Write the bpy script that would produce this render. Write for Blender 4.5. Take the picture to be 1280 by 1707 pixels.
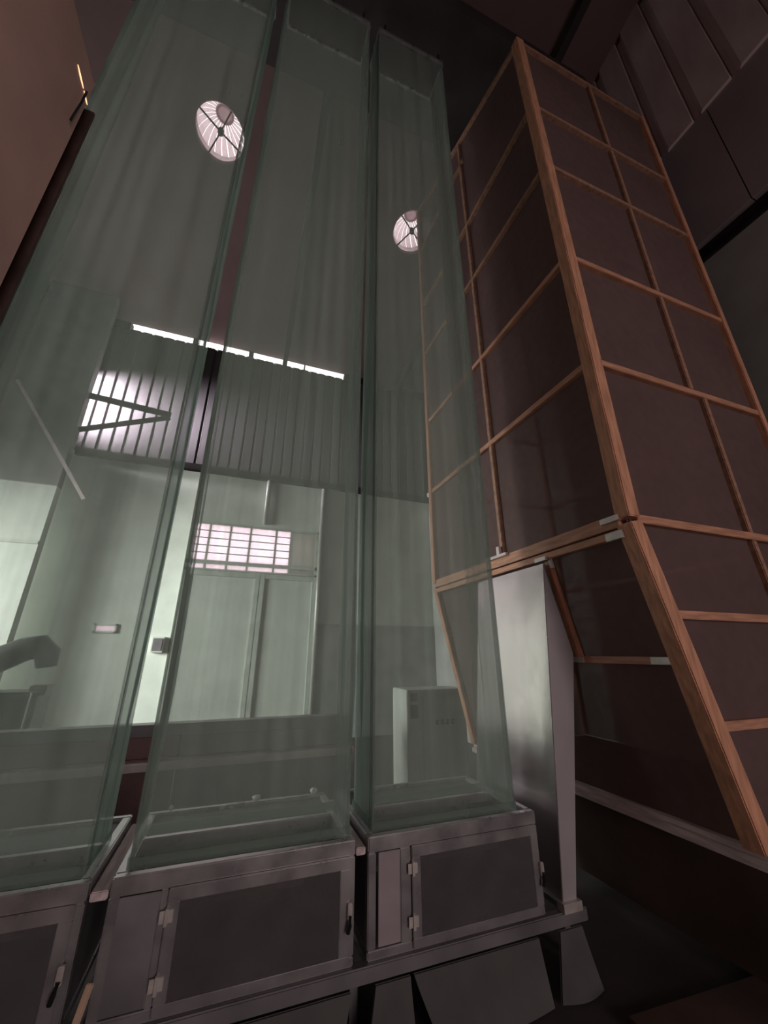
import bpy, bmesh, math, random
from mathutils import Vector, Matrix
random.seed(7)
S = bpy.context.scene
COL = S.collection
for o in list(bpy.data.objects): bpy.data.objects.remove(o)

# ------------------------------------------------------------------ camera
# world axes: X along the row of sorting cabinets, Y into the hall, Z up
PITCH = math.atan(640/1733); YAW = math.radians(20)
cam_d = bpy.data.cameras.new('camera'); cam = bpy.data.objects.new('camera', cam_d); COL.objects.link(cam)
cam.location = (0, 0, 1.7)
cam.rotation_euler = (math.pi/2 + PITCH, 0, -YAW)
cam_d.sensor_fit = 'HORIZONTAL'; cam_d.sensor_width = 36; cam_d.lens = 640/1280*36
cam_d.clip_start = .05
S.camera = cam

# ------------------------------------------------------------------ sky, lights, exposure
w = bpy.data.worlds.new('world'); S.world = w; w.use_nodes = True
bg = w.node_tree.nodes['Background']
bg.inputs[0].default_value = (1, .93, .95, 1); bg.inputs[1].default_value = 5

def area(name, loc, aim, sx, sy, power, color, spread=180):
    d = bpy.data.lights.new(name, 'AREA'); d.shape = 'RECTANGLE'; d.size = sx; d.size_y = sy
    d.energy = power; d.color = color; d.spread = math.radians(spread)
    o = bpy.data.objects.new(name, d); COL.objects.link(o)
    o.location = loc; o.rotation_euler = (Vector(aim)-Vector(loc)).to_track_quat('-Z', 'Y').to_euler()
    return o
# daylight through the large window of the left wall, far end
area('left_window_daylight', (-7.85, 6.6, 3.1), (1.4, 9.2, 1.2), 3.4, 2.6, 330, (.94, 1, .92), 80)
# daylight through the tall slot beside the upper cladding
area('side_slot_daylight', (-4.36, 8.86, 7.0), (-3.4, 9.24, 6.9), .18, 1.7, 600, (1, .93, 1), 50)
# daylight through the open gate behind the photographer
area('rear_gate_daylight', (2.4, -7.7, 2.6), (.6, 2.4, 2.3), 5, 4.2, 128, (1, .83, .81), 118)

S.view_settings.view_transform = 'Standard'; S.view_settings.look = 'None'
S.view_settings.gamma = 1; S.view_settings.exposure = .25; S.view_settings.use_curve_mapping = False

# ------------------------------------------------------------------ materials
def mat(name, col, rough=.7, metal=0, var=.25, scale=6, bump=.0, stretch=(1, 1, 1), col2=None, spec=.4):
    m = bpy.data.materials.new(name); m.use_nodes = True
    nt = m.node_tree; N = nt.nodes; L = nt.links
    b = N['Principled BSDF']
    b.inputs['Roughness'].default_value = rough; b.inputs['Metallic'].default_value = metal
    b.inputs['Specular IOR Level'].default_value = spec
    tc = N.new('ShaderNodeTexCoord'); mp = N.new('ShaderNodeMapping'); mp.inputs['Scale'].default_value = stretch
    L.new(tc.outputs['Object'], mp.inputs[0])
    nz = N.new('ShaderNodeTexNoise'); nz.inputs['Scale'].default_value = scale; nz.inputs['Detail'].default_value = 6
    L.new(mp.outputs[0], nz.inputs['Vector'])
    rp = N.new('ShaderNodeValToRGB'); rp.color_ramp.elements[0].position = .3; rp.color_ramp.elements[1].position = .72
    c2 = col2 or tuple(c*(1-var) for c in col); c1 = tuple(min(1, c*(1+var)) for c in col)
    rp.color_ramp.elements[0].color = (*c2, 1); rp.color_ramp.elements[1].color = (*c1, 1)
    L.new(nz.outputs[0], rp.inputs[0]); L.new(rp.outputs[0], b.inputs['Base Color'])
    mr = N.new('ShaderNodeMapRange'); mr.inputs['To Min'].default_value = max(.04, rough-.12); mr.inputs['To Max'].default_value = min(1, rough+.12)
    L.new(nz.outputs[0], mr.inputs[0]); L.new(mr.outputs[0], b.inputs['Roughness'])
    if bump:
        bp = N.new('ShaderNodeBump'); bp.inputs['Strength'].default_value = bump; bp.inputs['Distance'].default_value = .02
        L.new(nz.outputs[0], bp.inputs['Height']); L.new(bp.outputs[0], b.inputs['Normal'])
    return m

def net(name, col, opacity, var=.12, trans=.45, streak=(30, 30, .6)):
    """woven netting: part see-through, part cloth that scatters light on both sides"""
    m = bpy.data.materials.new(name); m.use_nodes = True
    nt = m.node_tree; N = nt.nodes; L = nt.links; N.clear()
    out = N.new('ShaderNodeOutputMaterial')
    tr = N.new('ShaderNodeBsdfTransparent'); df = N.new('ShaderNodeBsdfDiffuse'); tl = N.new('ShaderNodeBsdfTranslucent')
    tc = N.new('ShaderNodeTexCoord'); mp = N.new('ShaderNodeMapping'); mp.inputs['Scale'].default_value = streak
    L.new(tc.outputs['Object'], mp.inputs[0])
    nz = N.new('ShaderNodeTexNoise'); nz.inputs['Scale'].default_value = 1; nz.inputs['Detail'].default_value = 0.5
    L.new(mp.outputs[0], nz.inputs['Vector'])
    mr = N.new('ShaderNodeMapRange'); mr.inputs['From Min'].default_value = .3; mr.inputs['From Max'].default_value = .7
    mr.inputs['To Min'].default_value = opacity-var; mr.inputs['To Max'].default_value = opacity+var
    L.new(nz.outputs[0], mr.inputs[0])
    n2 = N.new('ShaderNodeTexNoise'); n2.inputs['Scale'].default_value = 1.3; L.new(tc.outputs['Object'], n2.inputs['Vector'])
    rp = N.new('ShaderNodeValToRGB')
    rp.color_ramp.elements[0].color = (*[c*.8 for c in col], 1); rp.color_ramp.elements[1].color = (*[c*1.2 for c in col], 1)
    L.new(n2.outputs[0], rp.inputs[0]); L.new(rp.outputs[0], df.inputs[0]); L.new(rp.outputs[0], tl.inputs[0])
    a = N.new('ShaderNodeMixShader'); a.inputs[0].default_value = trans
    L.new(df.outputs[0], a.inputs[1]); L.new(tl.outputs[0], a.inputs[2])
    c = N.new('ShaderNodeMixShader'); L.new(mr.outputs[0], c.inputs[0])
    L.new(tr.outputs[0], c.inputs[1]); L.new(a.outputs[0], c.inputs[2]); L.new(c.outputs[0], out.inputs[0])
    return m

def frosted(name, col, var=.15, fac=.15):
    """sheet that lets daylight through diffusely"""
    m = bpy.data.materials.new(name); m.use_nodes = True
    nt = m.node_tree; N = nt.nodes; L = nt.links; N.clear()
    out = N.new('ShaderNodeOutputMaterial'); tl = N.new('ShaderNodeBsdfTranslucent'); df = N.new('ShaderNodeBsdfDiffuse')
    tc = N.new('ShaderNodeTexCoord'); nz = N.new('ShaderNodeTexNoise'); nz.inputs['Scale'].default_value = 5
    L.new(tc.outputs['Object'], nz.inputs['Vector'])
    rp = N.new('ShaderNodeValToRGB'); rp.color_ramp.elements[0].color = (*[c*(1-var) for c in col], 1); rp.color_ramp.elements[1].color = (*col, 1)
    L.new(nz.outputs[0], rp.inputs[0]); L.new(rp.outputs[0], tl.inputs[0]); L.new(rp.outputs[0], df.inputs[0])
    a = N.new('ShaderNodeMixShader'); a.inputs[0].default_value = 1-fac
    L.new(df.outputs[0], a.inputs[1]); L.new(tl.outputs[0], a.inputs[2]); L.new(a.outputs[0], out.inputs[0])
    return m

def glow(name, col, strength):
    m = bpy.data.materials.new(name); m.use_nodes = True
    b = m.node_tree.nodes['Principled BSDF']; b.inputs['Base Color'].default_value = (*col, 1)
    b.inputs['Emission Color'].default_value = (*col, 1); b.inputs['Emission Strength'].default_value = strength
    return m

M = dict(
    plaster=mat('plaster', (.62, .66, .60), .85, var=.10, scale=2.2, bump=.1),
    cement=mat('cement', (.20, .20, .19), .9, var=.25, scale=3, bump=.2),
    greywall=mat('pale_cement_right', (.34, .35, .31), .9, var=.15, scale=2),
    fluff=mat('white_down', (.78, .76, .72), .95, var=.08),
    chutefront=mat('matt_galvanised_sheet', (.46, .42, .44), .45, .45, var=.08, scale=2),
    strip=mat('pale_strip_paint', (.33, .28, .295), .5, var=.1, scale=6),
    door=mat('door_paint', (.60, .64, .58), .6, var=.08, scale=3),
    doortrim=mat('door_trim_paint', (.50, .54, .49), .55, var=.15, scale=4),
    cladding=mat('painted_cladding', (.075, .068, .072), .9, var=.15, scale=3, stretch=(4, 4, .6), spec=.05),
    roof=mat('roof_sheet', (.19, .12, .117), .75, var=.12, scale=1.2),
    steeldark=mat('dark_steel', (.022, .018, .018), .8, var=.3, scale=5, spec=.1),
    beam=mat('hanger_beam_paint', (.045, .036, .036), .7, var=.3, scale=2),
    floor=mat('concrete_floor', (.05, .042, .04), .8, var=.35, scale=2.5, bump=.2),
    rwall=mat('right_wall_sheet', (.33, .27, .285), .6, var=.12, scale=2, stretch=(1, 1, .5)),
    rclad=mat('right_wall_ribbed_sheet', (.66, .54, .54), .5, var=.15, scale=2, stretch=(2, 2, .5)),
    rlow=mat('grey_render', (.34, .345, .33), .85, var=.18, scale=1.5),
    brown=mat('brown_lacquered_sheet', (.62, .36, .31), .32, var=.22, scale=1.6, spec=.6),
    browndark=mat('brown_edge', (.06, .035, .03), .5, var=.3),
    alu=mat('aluminium', (.36, .34, .35), .30, .6, var=.2, scale=7, stretch=(1, 1, 1)),
    aludull=mat('dull_sheet_metal', (.24, .225, .235), .5, .75, var=.18, scale=4),
    steel=mat('galvanised_sheet', (.70, .63, .65), .24, .9, var=.05, scale=2.2, bump=.35),
    chute=mat('grey_canvas', (.085, .082, .082), .75, var=.2, scale=4),
    wood=mat('pine_timber', (.58, .29, .18), .5, var=.28, scale=7, stretch=(6, 6, .7), bump=.08),
    woodoldshade=mat('weathered_shaded_timber', (.36, .20, .135), .6, var=.3, scale=7, stretch=(3, 3, 3), bump=.08),  # darker timber for studs; on the high rails it paints in shade
    woodh=mat('pine_timber_rail', (.52, .265, .17), .5, var=.28, scale=7, stretch=(.8, .8, 8), bump=.08),
    palewood=mat('weathered_plank', (.56, .47, .46), .8, var=.3, scale=6, stretch=(6, .8, 6), bump=.15),
    stick=mat('bare_wood', (.55, .38, .28), .6, var=.15, scale=9),
    plydark=mat('dark_plywood', (.085, .05, .042), .7, var=.3, scale=3),
    red=mat('maroon_paint', (.22, .125, .125), .5, var=.2, scale=4),
    whitepaint=mat('white_paint', (.68, .60, .58), .5, var=.15, scale=6),
    cabinet=mat('control_cabinet_paint', (.52, .54, .50), .5, var=.06, scale=3),
    dark=mat('black_plastic', (.015, .015, .015), .4, var=.2),
    bracket=mat('zinc_bracket', (.60, .55, .52), .45, .6, var=.2, scale=12),
    pipe=mat('grey_pipe', (.45, .45, .42), .4, .3, var=.15),
    blower=mat('blower_paint', (.10, .11, .105), .4, .2, var=.3),
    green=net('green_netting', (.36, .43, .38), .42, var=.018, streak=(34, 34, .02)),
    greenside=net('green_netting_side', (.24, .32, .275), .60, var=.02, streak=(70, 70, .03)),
    hem=net('green_netting_hem', (.30, .38, .33), .36, var=.03),
    brownnet=net('brown_netting', (.19, .125, .12), .84, var=.04, trans=.25, streak=(14, 14, 14)),
    doornet=net('fine_grey_netting', (.13, .125, .125), .66, var=.08, trans=.2, streak=(9, 9, 9)),
    pane=frosted('frosted_pane', (.95, .86, .90), .1),
    panedull=frosted('dusty_pane', (.36, .36, .33), .25),
    blade=frosted('turbine_blade_sheet', (.50, .41, .42), .2, .3),
    glint=glow('painted_warm_glint', (1, .48, .26), 1.6),  # glowing colour for a painted highlight, not a lamp
)

# ------------------------------------------------------------------ mesh helpers
class MB:
    def __init__(s): s.v = []; s.f = []
    def add(s, vs, fs):
        n = len(s.v); s.v += [tuple(v) for v in vs]; s.f += [tuple(i+n for i in f) for f in fs]; return s
    def box(s, x0, x1, y0, y1, z0, z1):
        return s.add([(x0,y0,z0),(x1,y0,z0),(x1,y1,z0),(x0,y1,z0),(x0,y0,z1),(x1,y0,z1),(x1,y1,z1),(x0,y1,z1)],
                     [(0,3,2,1),(4,5,6,7),(0,1,5,4),(1,2,6,5),(2,3,7,6),(3,0,4,7)])
    def bar(s, p, q, w, h, up=(0, 0, 1)):
        p, q = Vector(p), Vector(q); d = (q-p).normalized(); u = Vector(up)
        a = d.cross(u)
        if a.length < 1e-4: a = d.cross(Vector((1, 0, 0)))
        a.normalize(); b = a.cross(d); a *= w/2; b *= h/2
        vs = [p-a-b, p+a-b, p+a+b, p-a+b, q-a-b, q+a-b, q+a+b, q-a+b]
        return s.add(vs, [(0,3,2,1),(4,5,6,7),(0,1,5,4),(1,2,6,5),(2,3,7,6),(3,0,4,7)])
    def prism(s, poly, axis, a0, a1):
        """polygon of 2 coords extruded along axis ('x','y','z')"""
        def P(c, a):
            return {'x': (a, c[0], c[1]), 'y': (c[0], a, c[1]), 'z': (c[0], c[1], a)}[axis]
        n = len(poly)
        vs = [P(c, a0) for c in poly]+[P(c, a1) for c in poly]
        fs = [tuple(range(n))[::-1], tuple(range(n, 2*n))]+[(i, (i+1) % n, n+(i+1) % n, n+i) for i in range(n)]
        return s.add(vs, fs)
    def tube(s, pts, r, seg=12, cap=True):
        pts = [Vector(p) for p in pts]; rs = r if isinstance(r, (list, tuple)) else [r]*len(pts)
        vs = []; fs = []; n = len(pts)
        ref = Vector((.13, .21, .97))
        for i, p in enumerate(pts):
            d = (pts[min(i+1, n-1)]-pts[max(i-1, 0)]).normalized()
            a = d.cross(ref); a.normalize(); b = d.cross(a)
            for k in range(seg):
                t = 2*math.pi*k/seg; vs.append(p+(a*math.cos(t)+b*math.sin(t))*rs[i])
        for i in range(n-1):
            for k in range(seg):
                fs.append((i*seg+k, i*seg+(k+1) % seg, (i+1)*seg+(k+1) % seg, (i+1)*seg+k))
        if cap: fs += [tuple(range(seg))[::-1], tuple(range((n-1)*seg, n*seg))]
        return s.add(vs, fs)
    def grid(s, fn, nu, nv):
        vs = [fn(i/nu, j/nv) for j in range(nv+1) for i in range(nu+1)]
        fs = [(j*(nu+1)+i, j*(nu+1)+i+1, (j+1)*(nu+1)+i+1, (j+1)*(nu+1)+i) for j in range(nv) for i in range(nu)]
        return s.add(vs, fs)
    def build(s, name, m, parent=None, bevel=0, smooth=False, at=None):
        org = Vector(at) if at is not None else (Vector(parent['base']) if parent is not None and 'base' in parent else Vector((0, 0, 0)))
        me = bpy.data.meshes.new(name)
        me.from_pydata([tuple(Vector(v)-org) for v in s.v], [], s.f); me.validate()
        bm = bmesh.new(); bm.from_mesh(me); bmesh.ops.recalc_face_normals(bm, faces=bm.faces)
        if bevel: bmesh.ops.bevel(bm, geom=list(bm.edges), offset=bevel, segments=2, affect='EDGES', clamp_overlap=True)
        bm.to_mesh(me); bm.free()
        if smooth:
            for p in me.polygons: p.use_smooth = True
        me.materials.append(m)
        o = bpy.data.objects.new(name, me); COL.objects.link(o)
        if parent is not None: o.parent = parent
        if parent is None: o.location = org
        return o

def tag(o, label=None, cat=None, group=None, kind=None):
    if label: o['label'] = label
    if cat: o['category'] = cat
    if group: o['group'] = group
    if kind: o['kind'] = kind
    return o
BASES = {}
def thing(name, loc, label, cat, group=None):
    o = bpy.data.objects.new(name, None); COL.objects.link(o); o.location = loc; o.empty_display_size = .1
    BASES[o.name] = Vector(loc)
    return tag(o, label, cat, group)
class Root:
    """small wrapper so that parts are given in world coordinates"""
    def __init__(s, *a, **k): s.o = thing(*a, **k)
    def part(s, mb, name, m, bevel=0, smooth=False, label=None, sub=None):
        base = BASES[s.o.name]
        o = mb.build(name, m, None, bevel, smooth, at=base); o.location = (0, 0, 0)
        o.parent = sub if sub is not None else s.o
        if label: o['label'] = label
        return o
def struct(mb, name, m, label, **k):
    o = mb.build(name, m, **k); return tag(o, label, None, None, 'structure')
def child(mb, name, m, parent, **k):
    return mb.build(name, m, parent, **k)

# ================================================================== LARGE STRUCTURE
BY = 9.2                                     # inner face of the back wall
XL, XR, YR = -8.0, 4.7, -8.0                 # left, right, rear wall
def roof_z(y): return 9.57+.2*(BY-y) if y >= 0 else 9.57+.2*(BY+y)

struct(MB().box(XL-.3, XR+.3, YR-.3, BY+.3, -.2, 0), 'floor', M['floor'], 'dark bare concrete floor of the hall')

# back wall: white plaster low part with the gate opening, grey cement right of the pipe
WX0, WX1, WZ0, WZ1 = -1.25, 1.62, 3.43, 4.53
LEDGE = 5.85
bw = MB().box(XL, -2.62, BY, BY+.25, 0, LEDGE).box(-2.24, WX0, BY, BY+.25, 0, LEDGE).box(-2.62, -2.24, BY, BY+.25, 0, 2.08).box(-2.62, -2.24, BY, BY+.25, 2.25, LEDGE).box(WX0, WX1, BY, BY+.25, WZ1, LEDGE).box(WX0, WX1, BY+.08, BY+.25, 0, WZ0)
wall_back = struct(bw, 'wall_back', M['plaster'], 'pale plastered lower back wall beside and above the gate')
struct(MB().box(WX1, XR+.25, BY-.02, BY+.25, 0, LEDGE), 'wall_back_right', M['greywall'], 'dark cement part of the back wall right of the gate')
struct(MB().box(WX1+.1, XR+.1, BY-.05, BY-.021, 0, 2.35), 'wall_back_dado', M['cement'], 'dark cement dado of the back wall right of the gate')
struct(MB().box(-3.75, XR, BY-.10, BY+.02, LEDGE-.12, LEDGE+.05), 'trim_1', M['steeldark'], 'dark ledge between plaster and ribbed cladding', bevel=.01)

# ribbed upper cladding, one sheet per object
def sheet_mb(w_, h):
    prof = []
    for k in range(2):
        x = k*w_/2
        prof += [(x, 0), (x+w_*.36, 0), (x+w_*.385, .03), (x+w_*.455, .03), (x+w_*.48, 0)]
    prof.append((w_, 0))
    poly = prof+[(x, y+.012) for x, y in prof[::-1]]
    mb = MB(); n = len(prof)
    vs = [(x, y, 0) for x, y in prof]+[(x, y, h) for x, y in prof]+[(x, .012+y, 0) for x, y in prof]+[(x, .012+y, h) for x, y in prof]
    fs = []
    for i in range(n-1):
        fs += [(i, i+1, n+i+1, n+i), (2*n+i+1, 2*n+i, 3*n+i, 3*n+i+1), (i+1, i, 2*n+i, 2*n+i+1), (n+i, n+i+1, 3*n+i+1, 3*n+i)]
    fs += [(0, n, 3*n, 2*n), (n-1, 3*n-1, 4*n-1, 2*n-1)]
    return mb.add(vs, fs)
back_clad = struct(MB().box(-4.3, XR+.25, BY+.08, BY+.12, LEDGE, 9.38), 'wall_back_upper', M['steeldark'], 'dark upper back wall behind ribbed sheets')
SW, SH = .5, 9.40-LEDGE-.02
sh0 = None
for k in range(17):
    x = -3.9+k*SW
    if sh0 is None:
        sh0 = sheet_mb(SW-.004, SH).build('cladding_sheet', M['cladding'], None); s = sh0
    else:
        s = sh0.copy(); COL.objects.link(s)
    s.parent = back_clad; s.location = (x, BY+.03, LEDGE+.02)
# flashing that closes the eave gap where no daylight shows
struct(MB().box(-4.3, -3.45, BY-.0, BY+.2, 9.36, 9.62).box(2.10, XR+.2, BY, BY+.2, 9.36, 9.62).box(-2.02, -1.92, BY, BY+.2, 9.38, 9.6)
       .box(-.62, -.5, BY, BY+.2, 9.38, 9.6).box(.9, .93, BY, BY+.2, 9.38, 9.6), 'trim_2', M['steeldark'], 'dark flashing strips at the eaves')

# left return: pier, side slot with daylight behind it, main left wall with window opening
struct(MB().box(-4.9, -3.62, 8.55, 8.75, 0, 4.75), 'wall_left_return', M['plaster'], 'plastered wall return left of the gate wall')
struct(MB().box(-4.9, -3.62, 8.55, 8.75, 4.75, 9.68), 'wall_left_return_upper', M['cement'], 'grey upper wall return left of the ribbed cladding')
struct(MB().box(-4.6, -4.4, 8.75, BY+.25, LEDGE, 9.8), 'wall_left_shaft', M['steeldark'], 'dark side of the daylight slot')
lw = MB()
lw.box(XL-.25, XL, YR, 4.8, 0, 4.9).box(XL-.25, XL, 8.4, BY+.25, 0, 4.9).box(XL-.25, XL, 4.8, 8.4, 0, 1.7).box(XL-.25, XL, 4.8, 8.4, 4.5, 4.9)
struct(MB().box(XL-.25, XL, YR, BY+.25, 4.9, 11.8), 'wall_left_cladding', M['roof'], 'reddish sheet cladding high on the left wall')
struct(lw, 'wall_left', M['plaster'], 'left wall of the hall with a wide window opening')
struct(MB().box(XL, -4.9, 8.9, 9.3, LEDGE, 9.9), 'wall_left_upper', M['roof'], 'dark upper corner of the left wall')
struct(MB().box(XL-.25, XR+.25, YR-.25, YR, 0, 11.8), 'wall_rear', M['cement'], 'rear wall behind the photographer')

# right wall: grey render, dark band, flat sheets, ribbed sheets
wall_right = struct(MB().box(XR, XR+.25, YR, BY+.25, 0, 6.07), 'wall_right', M['rlow'], 'grey rendered lower part of the right wall')
struct(MB().box(XR-.03, XR+.22, YR, BY, 6.07, 6.11).box(XR+.06, XR+.25, YR, BY, 6.11, 6.34), 'trim_3', M['steeldark'], 'dark recessed joint along the right wall')
ru = struct(MB().box(XR+.10, XR+.25, YR, BY+.25, 6.34, 11.8), 'wall_right_upper', M['steeldark'], 'framing behind the sheets of the right wall')
for k in range(8):                            # flat sheets
    y0 = -3.2+k*1.1
    child(MB().box(XR-.02, XR+.06, y0+.006, y0+1.094, 6.34, 8.05), 'flat_sheet', M['rwall'], ru)
r0 = None
for k in range(14):                           # stepped ribbed sheets above
    y0 = -1.6+k*.42
    if r0 is None:
        mb = MB().prism([(0, 0), (-.10, .0), (-.10, .30), (-.035, .36), (-.035, .415), (0, .415)], 'z', 0, 3.3)
        r0 = mb.build('ribbed_sheet', M['rclad'], None); s = r0
    else:
        s = r0.copy(); COL.objects.link(s)
    s.parent = ru; s.location = (XR+.04, y0, 8.03)

# roof slabs with two round holes for the turbine ventilators
VENTS = [(-1.35, 4.855), (2.55, 5.22)]
VR = .41
def roof_front():
    mb = MB(); hs = .7
    xs = sorted({XL-.3, XR+.3}|{v[0]+d for v in VENTS for d in (-hs, hs)})
    holes = [(v[0]-hs, v[0]+hs, v[1]-hs, v[1]+hs, v) for v in VENTS]
    P = lambda x, y, t=0: (x, y, roof_z(y)+t)
    def quad(x0, x1, y0, y1):
        for t in (0, .06):
            mb.add([P(x0, y0, t), P(x1, y0, t), P(x1, y1, t), P(x0, y1, t)], [(0, 1, 2, 3)])
    Y0, Y1 = 0, BY+.03
    for i in range(len(xs)-1):
        xm = (xs[i]+xs[i+1])/2
        h = [q for q in holes if q[0] < xm < q[1]]
        if not h: quad(xs[i], xs[i+1], Y0, Y1)
        else:
            quad(xs[i], xs[i+1], Y0, h[0][2]); quad(xs[i], xs[i+1], h[0][3], Y1)
    n = 32
    for x0, x1, y0, y1, v in holes:
        for t in (0, .06):
            inn = []; out = []
            for k in range(n):
                a = 2*math.pi*(k+.5)/n - math.pi/4; c, s_ = math.cos(a), math.sin(a)
                m_ = max(abs(c), abs(s_)); inn.append(P(v[0]+VR*c, v[1]+VR*s_, t)); out.append((c/m_, s_/m_))
            # snap the square's corners
            o2 = []
            for c, s_ in out: o2.append(P(v[0]+hs*c, v[1]+hs*s_, t))
            mb.add(inn+o2, [(k, (k+1) % n, n+(k+1) % n, n+k) for k in range(n)])
            for sx in (-1, 1):
                for sy in (-1, 1):            # corner triangles
                    idx = sorted(range(n), key=lambda k: (out[k][0]-sx)**2+(out[k][1]-sy)**2)[:2]
                    mb.add([P(v[0]+hs*sx, v[1]+hs*sy, t), o2[idx[0]], o2[idx[1]]], [(0, 1, 2)])
    return mb
ceiling = struct(roof_front(), 'ceiling', M['roof'], 'reddish brown sheet roof over the cabinets')
struct(MB().add([(XL-.3, YR-.3, roof_z(YR-.3)), (XR+.3, YR-.3, roof_z(YR-.3)), (XR+.3, 0, roof_z(0)), (XL-.3, 0, roof_z(0)),
                 (XL-.3, YR-.3, roof_z(YR-.3)+.06), (XR+.3, YR-.3, roof_z(YR-.3)+.06), (XR+.3, 0, roof_z(0)+.06), (XL-.3, 0, roof_z(0)+.06)],
                [(0, 1, 2, 3), (4, 5, 6, 7), (0, 1, 5, 4), (2, 3, 7, 6), (1, 2, 6, 5), (0, 3, 7, 4)]), 'ceiling_rear', M['roof'], 'rear slope of the sheet roof')
for y in (.9, 2.4):
    child(MB().bar((XL, y, roof_z(y)-.07), (XR, y, roof_z(y)-.07), .06, .10), 'purlin', M['roof'], ceiling)
for x in (-5.2, .35, 3.75):
    child(MB().bar((x, 0, roof_z(0)-.24), (x, BY, roof_z(BY)-.24), .12, .2), 'rafter', M['beam'], ceiling)

# ---- transom window and gate
win = struct(MB().box(WX0, WX1, BY-.03, BY+.05, WZ1-.05, WZ1).box(WX0, WX1, BY-.03, BY+.05, 3.57, 3.65).box(WX0, WX1, BY-.03, BY+.05, WZ0, WZ0+.035)
             .box(WX0, WX0+.05, BY-.03, BY+.05, WZ0, WZ1).box(WX1-.05, WX1, BY-.03, BY+.05, WZ0, WZ1),
             'window_1', M['doortrim'], 'wide transom window over the gate, daylight behind frosted panes')
cuts = [-1.2, -.86, -.42, .02, .60, .95, 1.57]
for i in range(len(cuts)-1):
    x0, x1 = cuts[i], cuts[i+1]
    m_ = M['panedull'] if i == 5 else M['pane']
    child(MB().box(x0+.015, x1-.015, BY+.0, BY+.012, 3.65, WZ1-.05), 'pane', m_, win)
    child(MB().box(x0+.015, x1-.015, BY+.0, BY+.012, WZ0+.035, 3.57), 'pane', m_, win)
    child(MB().box(x1-.022, x1+.022, BY-.025, BY+.03, WZ0, WZ1), 'mullion', M['doortrim'], win)
for z in (3.82, 3.99, 4.16, 4.33):
    child(MB().box(-1.2, .93, BY-.02, BY-.002, z-.011, z+.011), 'security_bar', M['doortrim'], win)
door = struct(MB().box(WX0, .33, BY+.01, BY+.07, .03, WZ0), 'door_1', M['door'], 'left leaf of the pale steel gate under the transom window')
door2 = struct(MB().box(.34, WX1, BY+.01, BY+.07, .03, WZ0), 'door_2', M['door'], 'right leaf of the pale steel gate under the transom window')
for d, x0, x1 in ((door, WX0, .33), (door2, .34, WX1)):
    for a, b, c, e in ((x0, x0+.10, .05, WZ0-.02), (x1-.10, x1, .05, WZ0-.02), (x0+.1, x1-.1, .38, .48), (x0+.1, x1-.1, WZ0-.12, WZ0-.02), (x0+.1, x1-.1, .05, .13)):
        child(MB().box(a, b, BY-.035, BY+.012, c, e), 'stile', M['doortrim'], d, bevel=.006)

# ================================================================== NET SHAFTS AND SORTING CABINETS
FY, DEP = 2.40, .80
RZ, LZ = .78, .28                              # top rail and base rail height
TOP = 9.46
def fold(x, z, s):
    return .012*math.sin(x*23+s)+.009*math.sin(x*51+1.7*s+z*.35)+.01*math.sin(z*1.1+s)
def net_shaft(x0, x1, y0, y1, label, seed):
    r = Root('net_shaft', ((x0+x1)/2, (y0+y1)/2, RZ+.03), label, 'netting', 'green net shafts above the cabinets')
    z0 = RZ+.02
    def fr(u, v): 
        x = x0+(x1-x0)*u; z = z0+(TOP-z0)*v; e = min(1, min(u, 1-u)*9)*min(1, v*14); return (x, y0+fold(x, z, seed)*e, z)
    def bk(u, v):
        x = x0+(x1-x0)*u; z = z0+(TOP-z0)*v; e = min(1, min(u, 1-u)*9)*min(1, v*14); return (x, y1+fold(x, z, seed+2)*1.3*e, z)
    def sd(xc, sg):
        def f(u, v):
            y = y0+(y1-y0)*u; z = z0+(TOP-z0)*v; e = min(1, min(u, 1-u)*6)*min(1, v*14)
            return (xc+sg*(fold(y, z, seed+4)*1.3)*e, y, z)
        return f
    r.part(MB().grid(fr, 44, 30), 'front_net', M['green'], smooth=True)
    r.part(MB().grid(bk, 44, 30), 'back_net', M['green'], smooth=True)
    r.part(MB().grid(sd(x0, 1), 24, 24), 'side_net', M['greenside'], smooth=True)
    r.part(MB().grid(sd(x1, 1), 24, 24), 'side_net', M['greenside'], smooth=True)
    for xc, s_ in ((x0, 1), (x1, -1)):          # sewn corner hems, wrapped round the edge
        r.part(MB().prism([(xc-.002*s_, y0-.004), (xc+.012*s_, y0-.004), (xc+.012*s_, y0+.004), (xc+.004*s_, y0+.05), (xc-.002*s_, y0+.05)], 'z', z0, TOP),
               'corner_hem', M['hem'])
    r.part(MB().box(x0-.006, x1+.006, y0-.012, y0+.0, z0-.01, z0+.035).box(x0-.006, x1+.006, y1, y1+.012, z0-.01, z0+.035)
           .box(x0-.010, x0, y0, y1, z0-.01, z0+.035).box(x1, x1+.010, y0, y1, z0-.01, z0+.035), 'bottom_hem', M['hem'])
    r.part(MB().bar((x0, y0-.01, TOP), (x1, y0-.01, TOP), .03, .04).bar((x0, y1+.01, TOP), (x1, y1+.01, TOP), .03, .04)
           .bar((x0, y0, TOP), (x0, y1, TOP), .03, .04).bar((x1, y0, TOP), (x1, y1, TOP), .03, .04), 'hanging_bar', M['alu'])
    return r
SH_ = [(-1.62, -.50, 'green net shaft rising from the left aluminium cabinet beside the brown box', 1.0),
       (-.335, .685, 'green net shaft rising from the middle cabinet, in front of the lit gate', 2.7),
       (.815, 1.75, 'green net shaft rising from the right cabinet beside the timber tower', 4.1)]
for x0, x1, lab, sd_ in SH_:
    net_shaft(x0, x1, FY+.03, FY+.40, lab, sd_)

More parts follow.
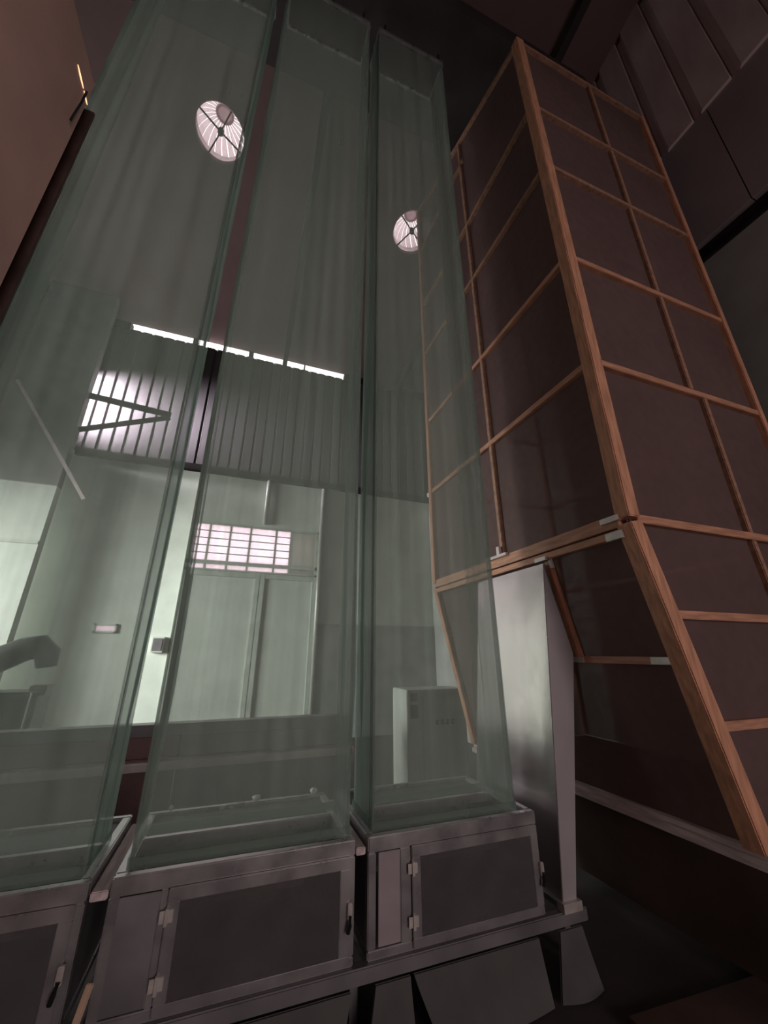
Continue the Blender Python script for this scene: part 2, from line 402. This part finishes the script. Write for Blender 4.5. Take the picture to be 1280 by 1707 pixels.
def cabinet(x0, x1, xs0, xs1, xd0, xd1, label, stripmat):
    r = Root('sorting_cabinet', ((x0+x1)/2, FY+DEP/2, LZ), label, 'cabinet', 'aluminium sorting cabinets under the nets')
    y0, y1 = FY, FY+DEP; t = .045
    # rim and posts, each its own rail
    for (a, b, c, d) in ((x0, x1, y0, y0+t), (x0, x1, y1-t, y1), (x0, x0+t, y0+t, y1-t), (x1-t, x1, y0+t, y1-t)):
        r.part(MB().box(a, b, c, d, RZ-.07, RZ), 'top_rail', M['alu'], bevel=.006)
        r.part(MB().box(a, b, c, d, LZ, LZ+.04), 'bottom_rail', M['alu'], bevel=.006)
    for xa in (x0, x1-t):
        for ya in (y0, y1-t):
            r.part(MB().box(xa, xa+t, ya, ya+t, LZ+.04, RZ-.07), 'corner_post', M['alu'], bevel=.005)
    r.part(MB().box(xs1, xd0, y0, y0+t, LZ+.04, RZ-.07), 'door_post', M['alu'], bevel=.005)
    r.part(MB().box(x0+t, x1-t, y0+.385, y0+.425, RZ-.05, RZ), 'net_rail', M['alu'], bevel=.005)
    r.part(MB().box(x0+t, x1-t, y0+.427, y1-t-.002, RZ-.03, RZ-.02), 'lid_sheet', M['chute'])
    # sheet walls
    r.part(MB().box(x0+.008, x0+.018, y0+t, y1-t, LZ+.04, RZ-.07), 'side_panel', M['aludull'])
    r.part(MB().box(x1-.018, x1-.008, y0+t, y1-t, LZ+.04, RZ-.07), 'side_panel', M['aludull'])
    r.part(MB().box(x0+t, x1-t, y1-.03, y1-.018, LZ+.04, RZ-.07), 'back_panel', M['aludull'])
    r.part(MB().box(x0+t, x1-t, y1-.05, y1-.032, .58, .61).box(x0+t, x1-t, y1-.05, y1-.032, .40, .43), 'inner_rail', M['alu'])
    r.part(MB().box(xd0+.05, xd1-.22, y0+.075, y0+.10, .60, .635), 'inner_rail', M['whitepaint'])
    r.part(MB().box(x0+t, x1-t, y0+t, y1-t, LZ+.005, LZ+.015), 'bottom_sheet', M['aludull'])
    r.part(MB().box(xs0, xs1, y0+.004, y0+.014, LZ+.045, RZ-.075), 'front_strip_panel', stripmat, bevel=.002)
    # door
    yd = y0-.014
    dz0, dz1 = LZ+.012, RZ-.065
    df = r.part(MB().box(xd0, xd1, yd, y0-.001, dz1-.05, dz1).box(xd0, xd1, yd, y0-.001, dz0, dz0+.04)
                .box(xd0, xd0+.05, yd, y0-.001, dz0+.04, dz1-.05).box(xd1-.05, xd1, yd, y0-.001, dz0+.04, dz1-.05), 'door', M['alu'], bevel=.003)
    r.part(MB().box(xd0+.05, xd1-.05, yd+.006, yd+.009, dz0+.04, dz1-.05), 'door_net', M['doornet'], sub=df)
    for z in (LZ+.12, RZ-.16):
        r.part(MB().bar((xd0+.004, yd-.006, z-.03), (xd0+.004, yd-.006, z+.03), .014, .014).box(xd0-.025, xd0+.03, yd-.004, yd, z-.022, z+.022), 'hinge', M['bracket'], sub=df)
    la = r.part(MB().box(xd1-.012, xd1+.012, yd-.02, yd, .475, .535), 'latch', M['bracket'], bevel=.003, sub=df)
    r.part(MB().tube([(xd1, yd-.018, .49), (xd1-.004, yd-.03, .46), (xd1-.012, yd-.024, .43)], .010, 8), 'padlock_strap', M['dark'], sub=df)
    return r
cabinet(-1.66, -.47, -1.60, -1.40, -1.34, -.50, 'aluminium cabinet with netted door, leftmost in the row', M['aludull'])
cabinet(-.385, .715, -.345, -.185, -.15, .685, 'aluminium cabinet with netted door, in the middle of the row', M['aludull'])
cabinet(.785, 1.875, .845, .965, 1.03, 1.86, 'aluminium cabinet with netted door and pale strip panel, right end of the row', M['strip'])
for xa, xb, wh in ((-.462, -.395, 'left and middle'), (.725, .777, 'middle and right')):
    tag(MB().box(xa, xb, FY+.02, FY+DEP-.02, .70, .735).build('filler_board', M['palewood'], None, bevel=.004, at=(xa, FY, .70)),
        'narrow board laid between the rims of the %s cabinets' % wh, 'board')
# base rail the cabinets stand on
br = Root('base_frame', (.3, FY+DEP/2, 0), 'long aluminium base frame carrying the three cabinets', 'frame')
for y in (FY-.02, FY+DEP-.03):
    br.part(MB().box(-1.9, 2.16, y, y+.05, .215, LZ-.001), 'rail', M['aludull'], bevel=.006)
for x in (-1.85, -.43, .75, 2.1):
    br.part(MB().box(x-.02, x+.02, FY+.03, FY+DEP-.03, .22, LZ-.003), 'cross_rail', M['aludull'])
    for y in (FY+.10, FY+DEP-.12):
        br.part(MB().box(x-.02, x+.02, y, y+.04, 0, .22), 'leg', M['aludull'])
# canvas sleeves hanging under the cabinets
def sleeve(x0, x1, xb0, xb1, label, y0=FY-.036, yb=FY-.16):
    mb = MB()
    def f(u, v):
        xa = x0+(x1-x0)*u; xb = xb0+(xb1-xb0)*u; k = v**1.1
        return (xa+(xb-xa)*k, y0+(yb-y0)*k - .03*math.sin(math.pi*u)*v, .212-(.212-.012)*v)
    mb.grid(f, 14, 8)
    n = len(mb.v); mb2 = MB().grid(lambda u, v: tuple(Vector(f(u, v))+Vector((0, .012, 0))), 14, 8)
    mb.add(mb2.v, mb2.f)
    o = mb.build('canvas_sleeve', M['chute'], None, smooth=True, at=((x0+x1)/2, y0, 0))
    return tag(o, label, 'sleeve', 'grey canvas sleeves under the cabinets')
sleeve(-.36, .70, -.30, .60, 'wide grey canvas sleeve hanging under the middle cabinet')
sleeve(.82, 1.0, .73, .98, 'narrow grey canvas sleeve under the pale strip of the right cabinet')
sleeve(1.02, 1.78, 1.10, 1.74, 'wide grey canvas sleeve hanging under the right cabinet')
sleeve(1.93, 2.09, 1.79, 2.07, 'narrow grey canvas sleeve below the steel chute')
sleeve(-1.60, -.50, -1.55, -.55, 'wide grey canvas sleeve hanging under the left cabinet')
# stick leaning in the gap between left and middle cabinet
tag(MB().bar((-.375, 2.30, .50), (-.475, 2.12, .012), .022, .022).build('wooden_stick', M['stick'], None, bevel=.003, at=(-.475, 2.12, 0)),
    'thin bare wooden stick leaning in the gap between left and middle cabinets', 'stick')

# hanger beam carrying the nets
hb = Root('hanger_beam', (0, 2.4, TOP+.03), 'dark broad beam under the roof from which the green nets hang', 'beam')
hb.part(MB().box(-7.9, 4.0, 1.97, 3.35, TOP+.20, TOP+.55), 'beam_box', M['beam'])
for x in (-1.5, -.6, -.3, .6, .9, 1.7):
    hb.part(MB().box(x-.01, x+.01, 2.42, 2.44, TOP+.02, TOP+.2), 'hanger_rod', M['steeldark'])
for x in (-4.5, 2.6):
    hb.part(MB().box(x-.04, x+.04, 2.6, 2.7, TOP+.55, roof_z(2.65)-.01), 'hanger_strap', M['steeldark'])

# ================================================================== TIMBER SCREEN TOWER
TX0, TX1, TY0, TY1 = 2.25, 4.23, 1.64, 4.27
RING, BOT = 2.51, .76
LV = [2.51, 3.75, 4.85, 6.09, 7.08, 8.38]
def tz(y): return 8.38+.40*(y-1.64)
def hx(z): return TX0+.40*(RING-z)/(RING-BOT)
tw = Root('timber_tower', (3.2, 2.9, 0), 'tall timber framed tower clad in dark brown netting, tapering at its foot', 'tower')
pw = .10
def post(p, q, w_=pw, name='post', m='wood'): tw.part(MB().bar(p, q, w_, w_, (0, 1, 0)), name, M[m], bevel=.006)
# upper section posts
YM = 2.907; XM1, XM2 = 3.32, 3.47
post((TX0, TY0, RING), (TX0, TY0, LV[-1]), .10)
post((TX1, TY0, RING), (TX1, TY0, LV[-1]), .07)
post((TX0, TY1, RING), (TX0, TY1, tz(TY1)), .08)
post((TX1, TY1, RING), (TX1, TY1, tz(TY1)), .08)
post((TX0, YM, RING), (TX0, YM, tz(YM)), .05, 'stud', 'woodoldshade')
post((TX1, YM, RING), (TX1, YM, tz(YM)), .05, 'stud', 'woodoldshade')
post((XM2, TY0, RING), (XM2, TY0, LV[1]), .05, 'stud', 'woodoldshade')
for i in range(1, len(LV)-1):
    post((XM1+.015*(i % 2), TY0, LV[i]+.03), (XM1+.015*(i % 2), TY0, LV[i+1]-.03), .05, 'stud', 'woodoldshade')
post((XM1, TY1, RING), (XM1, TY1, tz(TY1)), .05, 'stud', 'woodoldshade')
def rail(p, q, w_=.055, h=.06): tw.part(MB().bar(p, q, w_, h), 'rail', M['woodh' if p[2] < 5 else 'woodoldshade'], bevel=.004)  # high rails take the darker timber: shade put into their colour
for i, z in enumerate(LV):
    h = .09 if i == 0 else .055
    rail((TX0+.05, TY0, z), (TX1, TY0, z), .055, .055)
    zb = tz(TY1) if i == len(LV)-1 else z
    rail((TX0, TY0+.05, z), (TX0, TY1, zb), .055, h)
    rail((TX0, TY1, zb), (TX1, TY1, zb), .05, .05)
    rail((TX1, TY0, z), (TX1, TY1, zb), .05, .05)
rail((TX0, TY0+1.2, 8.38), (TX0, TY1, 8.38), .05, .05)
# second ring plate below the joint
rail((TX0, TY0+.05, RING-.085), (TX0, TY1, RING-.085), .06, .05)
# foot section: left side slopes inward
post((TX0, TY0, RING-.03), (hx(BOT), TY0, BOT), .105)
post((TX0, TY1, RING-.03), (hx(BOT), TY1, BOT), .08)
post((TX1, TY0, RING), (TX1, TY0, BOT), .07)
post((TX1, TY1, RING), (TX1, TY1, BOT), .07)
post((XM2, TY0, RING-.03), (XM2+.12, TY0, BOT+.05), .05, 'stud', 'woodoldshade')
sy = 2.39
tw.part(MB().bar((hx(RING-.11), sy, RING-.11), (hx(1.66), sy, 1.66), .06, .05, (0, 1, 0)), 'stud', M['wood'], bevel=.004)
rail((hx(1.66), TY0+.05, 1.66), (hx(1.66), sy+.02, 1.66), .045, .045)
rail((hx(1.92)+.05, TY0, 1.92), (TX1, TY0, 1.92), .05, .05)
rail((hx(1.32)+.05, TY0, 1.32), (TX1, TY0, 1.32), .05, .05)
rail((hx(1.5), TY1, 1.5), (TX1, TY1, 1.5), .05, .05)
# netting, one panel per bay
def panel(vs): tw.part(MB().add(vs, [(0, 1, 2, 3)]), 'net_panel', M['brownnet'])
e = .012
for i in range(len(LV)-1):
    a, b = LV[i], LV[i+1]
    for y0, y1 in ((TY0, YM), (YM, TY1)):
        b0, b1 = (tz(y0), tz(y1)) if i == len(LV)-2 else (b, b)
        panel([(TX0+e, y0, a), (TX0+e, y1, a), (TX0+e, y1, b1), (TX0+e, y0, b0)])
        panel([(TX1-e, y0, a), (TX1-e, y1, a), (TX1-e, y1, b1), (TX1-e, y0, b0)])
    for x0, x1 in ((TX0, XM1), (XM1, TX1)):
        panel([(x0, TY0+e, a), (x1, TY0+e, a), (x1, TY0+e, b), (x0, TY0+e, b)])
        bb_ = tz(TY1) if i == len(LV)-2 else b
        panel([(x0, TY1-e, a), (x1, TY1-e, a), (x1, TY1-e, bb_), (x0, TY1-e, bb_)])
for x0, x1 in ((TX0, XM1), (XM1, TX1)):
    for y0, y1 in ((TY0, YM), (YM, TY1)):
        panel([(x0, y0, tz(y0)), (x1, y0, tz(y0)), (x1, y1, tz(y1)), (x0, y1, tz(y1))])
panel([(hx(BOT)+e, TY0, BOT), (hx(BOT)+e, sy, BOT), (TX0+e, sy, RING), (TX0+e, TY0, RING)])
panel([(hx(BOT)+e, sy, BOT), (hx(BOT)+e, TY1, BOT), (TX0+e, TY1, RING), (TX0+e, sy, RING)])
panel([(hx(BOT), TY0+e, BOT), (TX1, TY0+e, BOT), (TX1, TY0+e, RING), (TX0, TY0+e, RING)])
panel([(hx(BOT), TY1-e, BOT), (TX1, TY1-e, BOT), (TX1, TY1-e, RING), (TX0, TY1-e, RING)])
panel([(TX1-e, TY0, BOT), (TX1-e, TY1, BOT), (TX1-e, TY1, RING), (TX1-e, TY0, RING)])
# foot plank and base
tw.part(MB().box(hx(BOT)-.06, hx(BOT)+.0, 1.0, TY1, BOT-.075, BOT-.03).box(hx(BOT)-.035, hx(BOT)+.02, 1.0, TY1, BOT-.03, BOT), 'foot_plank', M['palewood'], bevel=.004,
        label='pale weathered plank along the foot')
tw.part(MB().add([(hx(BOT)+.0, .9, BOT-.08), (hx(BOT)+.0, TY1, BOT-.08), (hx(BOT)+.10, TY1, .12), (hx(BOT)+.10, .9, .12),
                  (hx(BOT)+.03, .9, BOT-.08), (hx(BOT)+.03, TY1, BOT-.08), (hx(BOT)+.13, TY1, .12), (hx(BOT)+.13, .9, .12)],
                 [(0, 1, 2, 3), (4, 5, 6, 7), (0, 1, 5, 4), (1, 2, 6, 5), (2, 3, 7, 6), (3, 0, 4, 7)]), 'sloping_tray', M['plydark'])
tw.part(MB().box(hx(BOT)+.05, TX1, TY0, TY1, BOT-.05, BOT-.01), 'bottom_board', M['plydark'])
for x in (hx(BOT)+.5, TX1-.05):
    for y in (TY0+.05, TY1-.05):
        tw.part(MB().box(x-.05, x+.05, y-.05, y+.05, 0, BOT-.05), 'leg', M['plydark'])
# zinc brackets and the white cleat
tw.part(MB().box(TX0-.056, TX0-.03, TY0+.02, TY0+.16, RING-.005, RING+.03), 'bracket', M['bracket'])
tw.part(MB().box(TX0-.056, TX0-.03, TY0+.02, TY0+.14, RING-.125, RING-.075), 'bracket', M['bracket'])
tw.part(MB().box(TX0-.056, TX0-.03, sy-.05, sy+.07, RING-.12, RING-.09), 'bracket', M['bracket'])
tw.part(MB().bar((hx(2.40)-.035, sy-.05, 2.40), (hx(2.33)-.035, sy-.05, 2.33), .02, .03, (0, 1, 0)), 'bracket', M['whitepaint'])
tw.part(MB().box(TX0-.06, TX0-.03, YM-.10, YM+.20, RING+.03, RING+.055).box(TX0-.06, TX0-.03, YM-.01, YM+.03, RING+.055, RING+.13), 'bracket', M['whitepaint'], label='white painted bracket')
tw.part(MB().box(hx(1.66)-.035, hx(1.66)-.02, sy-.05, sy+.05, 1.64, 1.68), 'bracket', M['bracket'])
tw.part(MB().box(hx(1.66)-.035, hx(1.66)-.02, TY0+.05, TY0+.18, 1.64, 1.68), 'bracket', M['bracket'])

# steel chute leaning on the tower foot
ch = Root('steel_chute', (2.05, 2.8, LZ), 'shiny folded sheet steel chute standing between right cabinet and timber tower', 'chute')
A, B, C_, D = (2.205, 2.37), (2.37, 1.70), (2.09, .31), (1.985, .31)
y0, y1 = 2.385, 3.30
def q4(a, b, c, d, n, m, t): 
    nv = Vector(n).normalized()*t
    vs = [Vector(p) for p in (a, b, c, d)]; vs = vs+[v-nv for v in vs]
    ch.part(MB().add(vs, [(0,1,2,3),(4,5,6,7),(0,1,5,4),(1,2,6,5),(2,3,7,6),(3,0,4,7)]), n_, m, bevel=.0)
n_ = 'side_sheet'
q4((A[0], y0, A[1]), (A[0], y1, A[1]), (D[0], y1, D[1]), (D[0], y0, D[1]), (-1, 0, 0), M['steel'], .004)
n_ = 'front_sheet'
q4((A[0], y0, A[1]), (B[0], y0, B[1]), (C_[0], y0, C_[1]), (D[0], y0, D[1]), (0, -1, 0), M['chutefront'], .004)
ch.part(MB().bar((A[0]-.001, y0-.003, A[1]), (D[0]-.001, y0-.003, D[1]), .007, .007, (0, 1, 0)), 'folded_edge', M['steel'])
ch.part(MB().box(1.975, 2.11, 2.36, 2.42, LZ, .325), 'foot_bracket', M['bracket'])
ch.part(MB().box(1.985, 2.09, 2.42, 3.28, LZ, .31), 'foot_channel', M['aludull'])

# ================================================================== BROWN BOX ON THE LEFT
bb = Root('brown_box', (-1.95, .2, 0), 'tall glossy reddish brown sheet box at the left edge of the photo', 'machine')
bb.part(MB().box(-2.7, -1.24, -2.4, 1.96, 0, 5.12), 'casing', M['brown'], bevel=.10)
bb.part(MB().box(-2.68, -1.25, 1.955, 1.975, .02, 4.93), 'end_flange', M['browndark'])
bb.part(MB().tube([(-1.222, 1.80, 4.83), (-1.222, 1.80, 4.72), (-1.226, 1.795, 4.6), (-1.226, 1.79, 4.52)], .006, 6), 'hanging_wire', M['dark'])
def lens(ya, yb, z0_, z1_, w_):  # glowing sliver painting a highlight along the casing's bent top edge
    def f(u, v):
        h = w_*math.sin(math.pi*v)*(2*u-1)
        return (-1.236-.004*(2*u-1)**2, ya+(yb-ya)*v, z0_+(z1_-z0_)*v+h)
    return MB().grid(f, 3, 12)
bb.part(lens(1.695, 1.795, 4.850, 4.838, .010), 'edge_glint', M['glint'], label='narrow warm highlight on the casing, painted as a glowing strip')
bb.part(lens(1.805, 1.868, 4.838, 4.828, .008), 'edge_glint', M['glint'], label='narrow warm highlight on the casing, painted as a glowing strip')

# ================================================================== ROOF TURBINES
for k, (vx, vy) in enumerate(VENTS):
    lab = ('round roof turbine ventilator glowing white, seen through the left net' if k == 0 else 'round roof turbine ventilator half hidden, seen through the right net')
    vz = roof_z(vy)
    r = Root('roof_ventilator', (vx, vy, vz), lab, 'ventilator', 'round turbine ventilators in the roof')
    n = 36
    ring = MB()
    def rg(u, v):
        a = 2*math.pi*u; return (vx+VR*math.cos(a), vy+VR*math.sin(a), roof_z(vy+VR*math.sin(a))-.03+(.22)*v)
    r.part(ring.grid(rg, n, 1), 'throat', M['blade'], smooth=True)
    nb = 26
    for b in range(nb):
        a0 = 2*math.pi*b/nb
        def bl(u, v, a0=a0):
            ph = v*math.pi*.47
            rad = .09+(VR+.13-.09)*math.cos(ph*.98)**.8 if v < 1 else .09
            rad = (VR+.10)*math.cos(ph)+.06
            a = a0+(u-.5)*(2*math.pi/nb)*.87+.25*v
            rr = rad+(.03*(u-.5))*math.cos(ph)
            return (vx+rr*math.cos(a), vy+rr*math.sin(a), vz+.17+.42*math.sin(ph))
        r.part(MB().grid(bl, 2, 6), 'blade', M['blade'])
    r.part(MB().tube([(vx, vy, vz+.0), (vx, vy, vz+.10)], .05, 10), 'hub', M['steeldark'])
    r.part(MB().tube([(vx, vy, vz+.585), (vx, vy, vz+.61)], .16, 20), 'top_cap', M['blade'])
    for a in (.5, 2.1, 3.7, 5.2):
        r.part(MB().bar((vx, vy, vz+.05), (vx+VR*math.cos(a), vy+VR*math.sin(a), roof_z(vy+VR*math.sin(a))+.05), .022, .022), 'strut', M['steeldark'])

# ================================================================== BACKGROUND THINGS
# second row bench
bn = Root('conveyor_bench', (-.5, 4.8, 0), 'maroon bench with a white rail standing behind the cabinets', 'bench')
bn.part(MB().box(-3.2, -.40, 4.62, 5.25, .79, .97), 'trough', M['red'], bevel=.01)
bn.part(MB().box(-.39, 1.3, 4.62, 5.25, .79, .97), 'feed_box', M['aludull'], bevel=.01)
bn.part(MB().box(-3.2, 1.3, 4.60, 4.66, 1.0, 1.07), 'upper_rail', M['aludull'], bevel=.006)
bn.part(MB().box(-3.2, 1.3, 4.62, 5.25, .97, 1.005), 'trough_lid', M['aludull'])
bn.part(MB().box(-3.2, 1.3, 4.5, 4.60, .71, .775), 'white_rail', M['whitepaint'], bevel=.006)
bn.part(MB().box(-3.2, 1.3, 4.60, 5.2, .72, .79), 'table_board', M['red'])
bn.part(MB().box(-3.15, -.40, 4.55, 4.58, .30, .71), 'front_board', M['red'])
bn.part(MB().box(-.39, 1.25, 4.55, 4.58, .30, .71), 'front_sheet', M['aludull'])
for x in (-3.1, -1.0, 1.2):
    for y in (4.64, 5.1): bn.part(MB().box(x-.03, x+.03, y-.03, y+.03, 0, .72), 'leg', M['steeldark'])

# control cabinet
cc = Root('control_cabinet', (2.4, 5.2, 0), 'pale control cabinet with dark displays behind the right net', 'cabinet')
cc.part(MB().box(2.13, 2.98, 5.0, 5.5, .06, 1.26), 'body', M['cabinet'], bevel=.01)
cc.part(MB().box(2.34, 2.97, 4.985, 5.0, .1, 1.24), 'door', M['cabinet'], bevel=.004)
cc.part(MB().box(2.18, 2.28, 4.99, 5.003, 1.13, 1.22), 'display', M['dark'])
cc.part(MB().box(2.18, 2.28, 4.99, 5.003, .93, 1.09), 'display', M['dark'])
cc.part(MB().box(2.15, 2.96, 5.02, 5.48, 0, .06), 'plinth', M['dark'])
lt = MB()
for k in range(4):
    x = 2.52+k*.075
    lt.box(x, x+.05, 4.981, 4.986, .86, .868).box(x, x+.05, 4.981, 4.986, .89, .898).box(x+.021, x+.029, 4.981, 4.986, .84, .915).box(x, x+.008, 4.981, 4.986, .845, .9)
cc.part(lt, 'lettering', M['dark'])

# blower with elbow
bl_ = Root('blower_duct', (-2.6, 6, 0), 'dark blower duct with round elbow behind the left net', 'duct')
bl_.part(MB().tube([(-3.4, 6, 1.35), (-2.7, 6, 1.56), (-2.35, 6, 1.75), (-2.2, 6, 1.78), (-2.12, 6.02, 1.70), (-2.1, 6.03, 1.55)], [.16, .15, .14, .14, .13, .10], 16), 'duct', M['blower'], smooth=True)
bl_.part(MB().box(-3.5, -2.06, 5.75, 6.3, 0, 1.30), 'motor_housing', M['blower'], bevel=.03)
bl_.part(MB().box(-2.16, -2.0, 5.9, 6.1, 1.25, 1.36), 'clamp', M['aludull'], bevel=.01)
bl_.part(MB().tube([(-2.03, 5.72, 0), (-2.03, 5.72, 1.3)], .04, 10), 'stand', M['blower'])
bl_.part(MB().box(-2.55, -2.42, 5.70, 5.76, 1.24, 1.34), 'terminal_box', M['aludull'], bevel=.008)

tag(MB().bar((-4.75, 8.45, 6.85), (-3.1, 8.45, 4.5), .06, .06).build('diagonal_pipe', M['whitepaint'], None, at=(-3.1, 8.45, 4.5)),
    'pale diagonal pipe high on the left end of the back wall', 'pipe')
tag(MB().tube([(.3, BY-.07, 4.6), (.3, BY-.07, 5.5), (.3, BY-.07, 5.72)], .055, 12).build('down_pipe', M['pipe'], None, smooth=True, at=(.3, BY-.07, 4.6)),
    'short vertical pipe just above the transom window', 'pipe')
tag(MB().tube([(1.66, BY-.08, 0), (1.66, BY-.08, 5.7)], .05, 12).build('corner_pipe', M['pipe'], None, smooth=True, at=(1.66, BY-.08, 0)),
    'tall vertical pipe on the right edge of the gate', 'pipe')
# braces across the lit cladding
br2 = Root('cladding_brace', (-3.6, 8.66, 6.5), 'dark steel bracket of two arms meeting in a point before the lit ribbed cladding', 'bracket')
br2.part(MB().bar((-3.61, 8.66, 6.93), (-2.02, 8.66, 6.80), .05, .13), 'arm', M['steeldark'])
br2.part(MB().bar((-3.61, 8.66, 6.08), (-2.02, 8.66, 6.74), .05, .10), 'arm', M['steeldark'])

# switch box and small window
sb = Root('switch_box', (-1.47, BY-.05, 1.72), 'small grey switch box on the white wall left of the gate', 'switch box')
sb.part(MB().box(-1.58, -1.36, BY-.09, BY-.001, 1.72, 2.02), 'case', M['cabinet'], bevel=.01)
sb.part(MB().box(-1.555, -1.385, BY-.10, BY-.088, 1.75, 1.99), 'cover', M['aludull'], bevel=.006)
HX0, HX1, HZ0, HZ1 = -2.62, -2.24, 2.08, 2.25
w2 = struct(MB().box(HX0, HX0+.03, BY-.04, BY+.05, HZ0, HZ1).box(HX1-.03, HX1, BY-.04, BY+.05, HZ0, HZ1).box(HX0, HX1, BY-.04, BY+.05, HZ1-.03, HZ1).box(HX0, HX1, BY-.04, BY+.05, HZ0, HZ0+.03),
            'window_2', M['doortrim'], 'small bright hatch window in the back wall left of the gate')
child(MB().box(HX0+.03, HX1-.03, BY+.01, BY+.02, HZ0+.03, HZ1-.03), 'pane', M['pane'], w2)
struct(MB().box(-4.9, -3.62, 8.51, 8.56, 3.58, 3.63), 'trim_4', M['doortrim'], 'thin ledge across the left wall return')

# loose board on the floor, lower right
tag(MB().prism([(2.0, 2.04), (3.04, 1.98), (3.0, 1.0), (1.9, 1.1)], 'z', .0, .05).build('floor_board', M['plydark'], None, bevel=.006, at=(2.3, 1.5, 0)),
    'brown board lying on the floor in the lower right corner', 'board')

# white feather tufts caught on the back rails
for k, (x, w_, h_, lab) in enumerate(((.25, .05, .035, 'white feather tuft on the back rail of the middle cabinet, largest, right of its centre'),
                                      (.63, .045, .04, 'white feather tuft at the right end of the middle cabinet back rail'),
                                      (-.26, .022, .03, 'small white feather tuft near the left end of the middle cabinet back rail'))):
    def tf(u, v, x=x, w_=w_, h_=h_, k=k):
        a = 2*math.pi*u; t = math.pi*v; q = 1+.25*math.sin(3*a+k)+.15*math.sin(5*a+4*t)
        return (x+w_*.5*q*math.sin(t)*math.cos(a), 3.175+.018*q*math.sin(t)*math.sin(a), RZ+h_*.5*(1-math.cos(t)))
    tag(MB().grid(tf, 12, 8).build('feather_tuft', M['fluff'], None, smooth=True, at=(x, 3.175, RZ)), lab, 'feathers', 'white feather tufts')
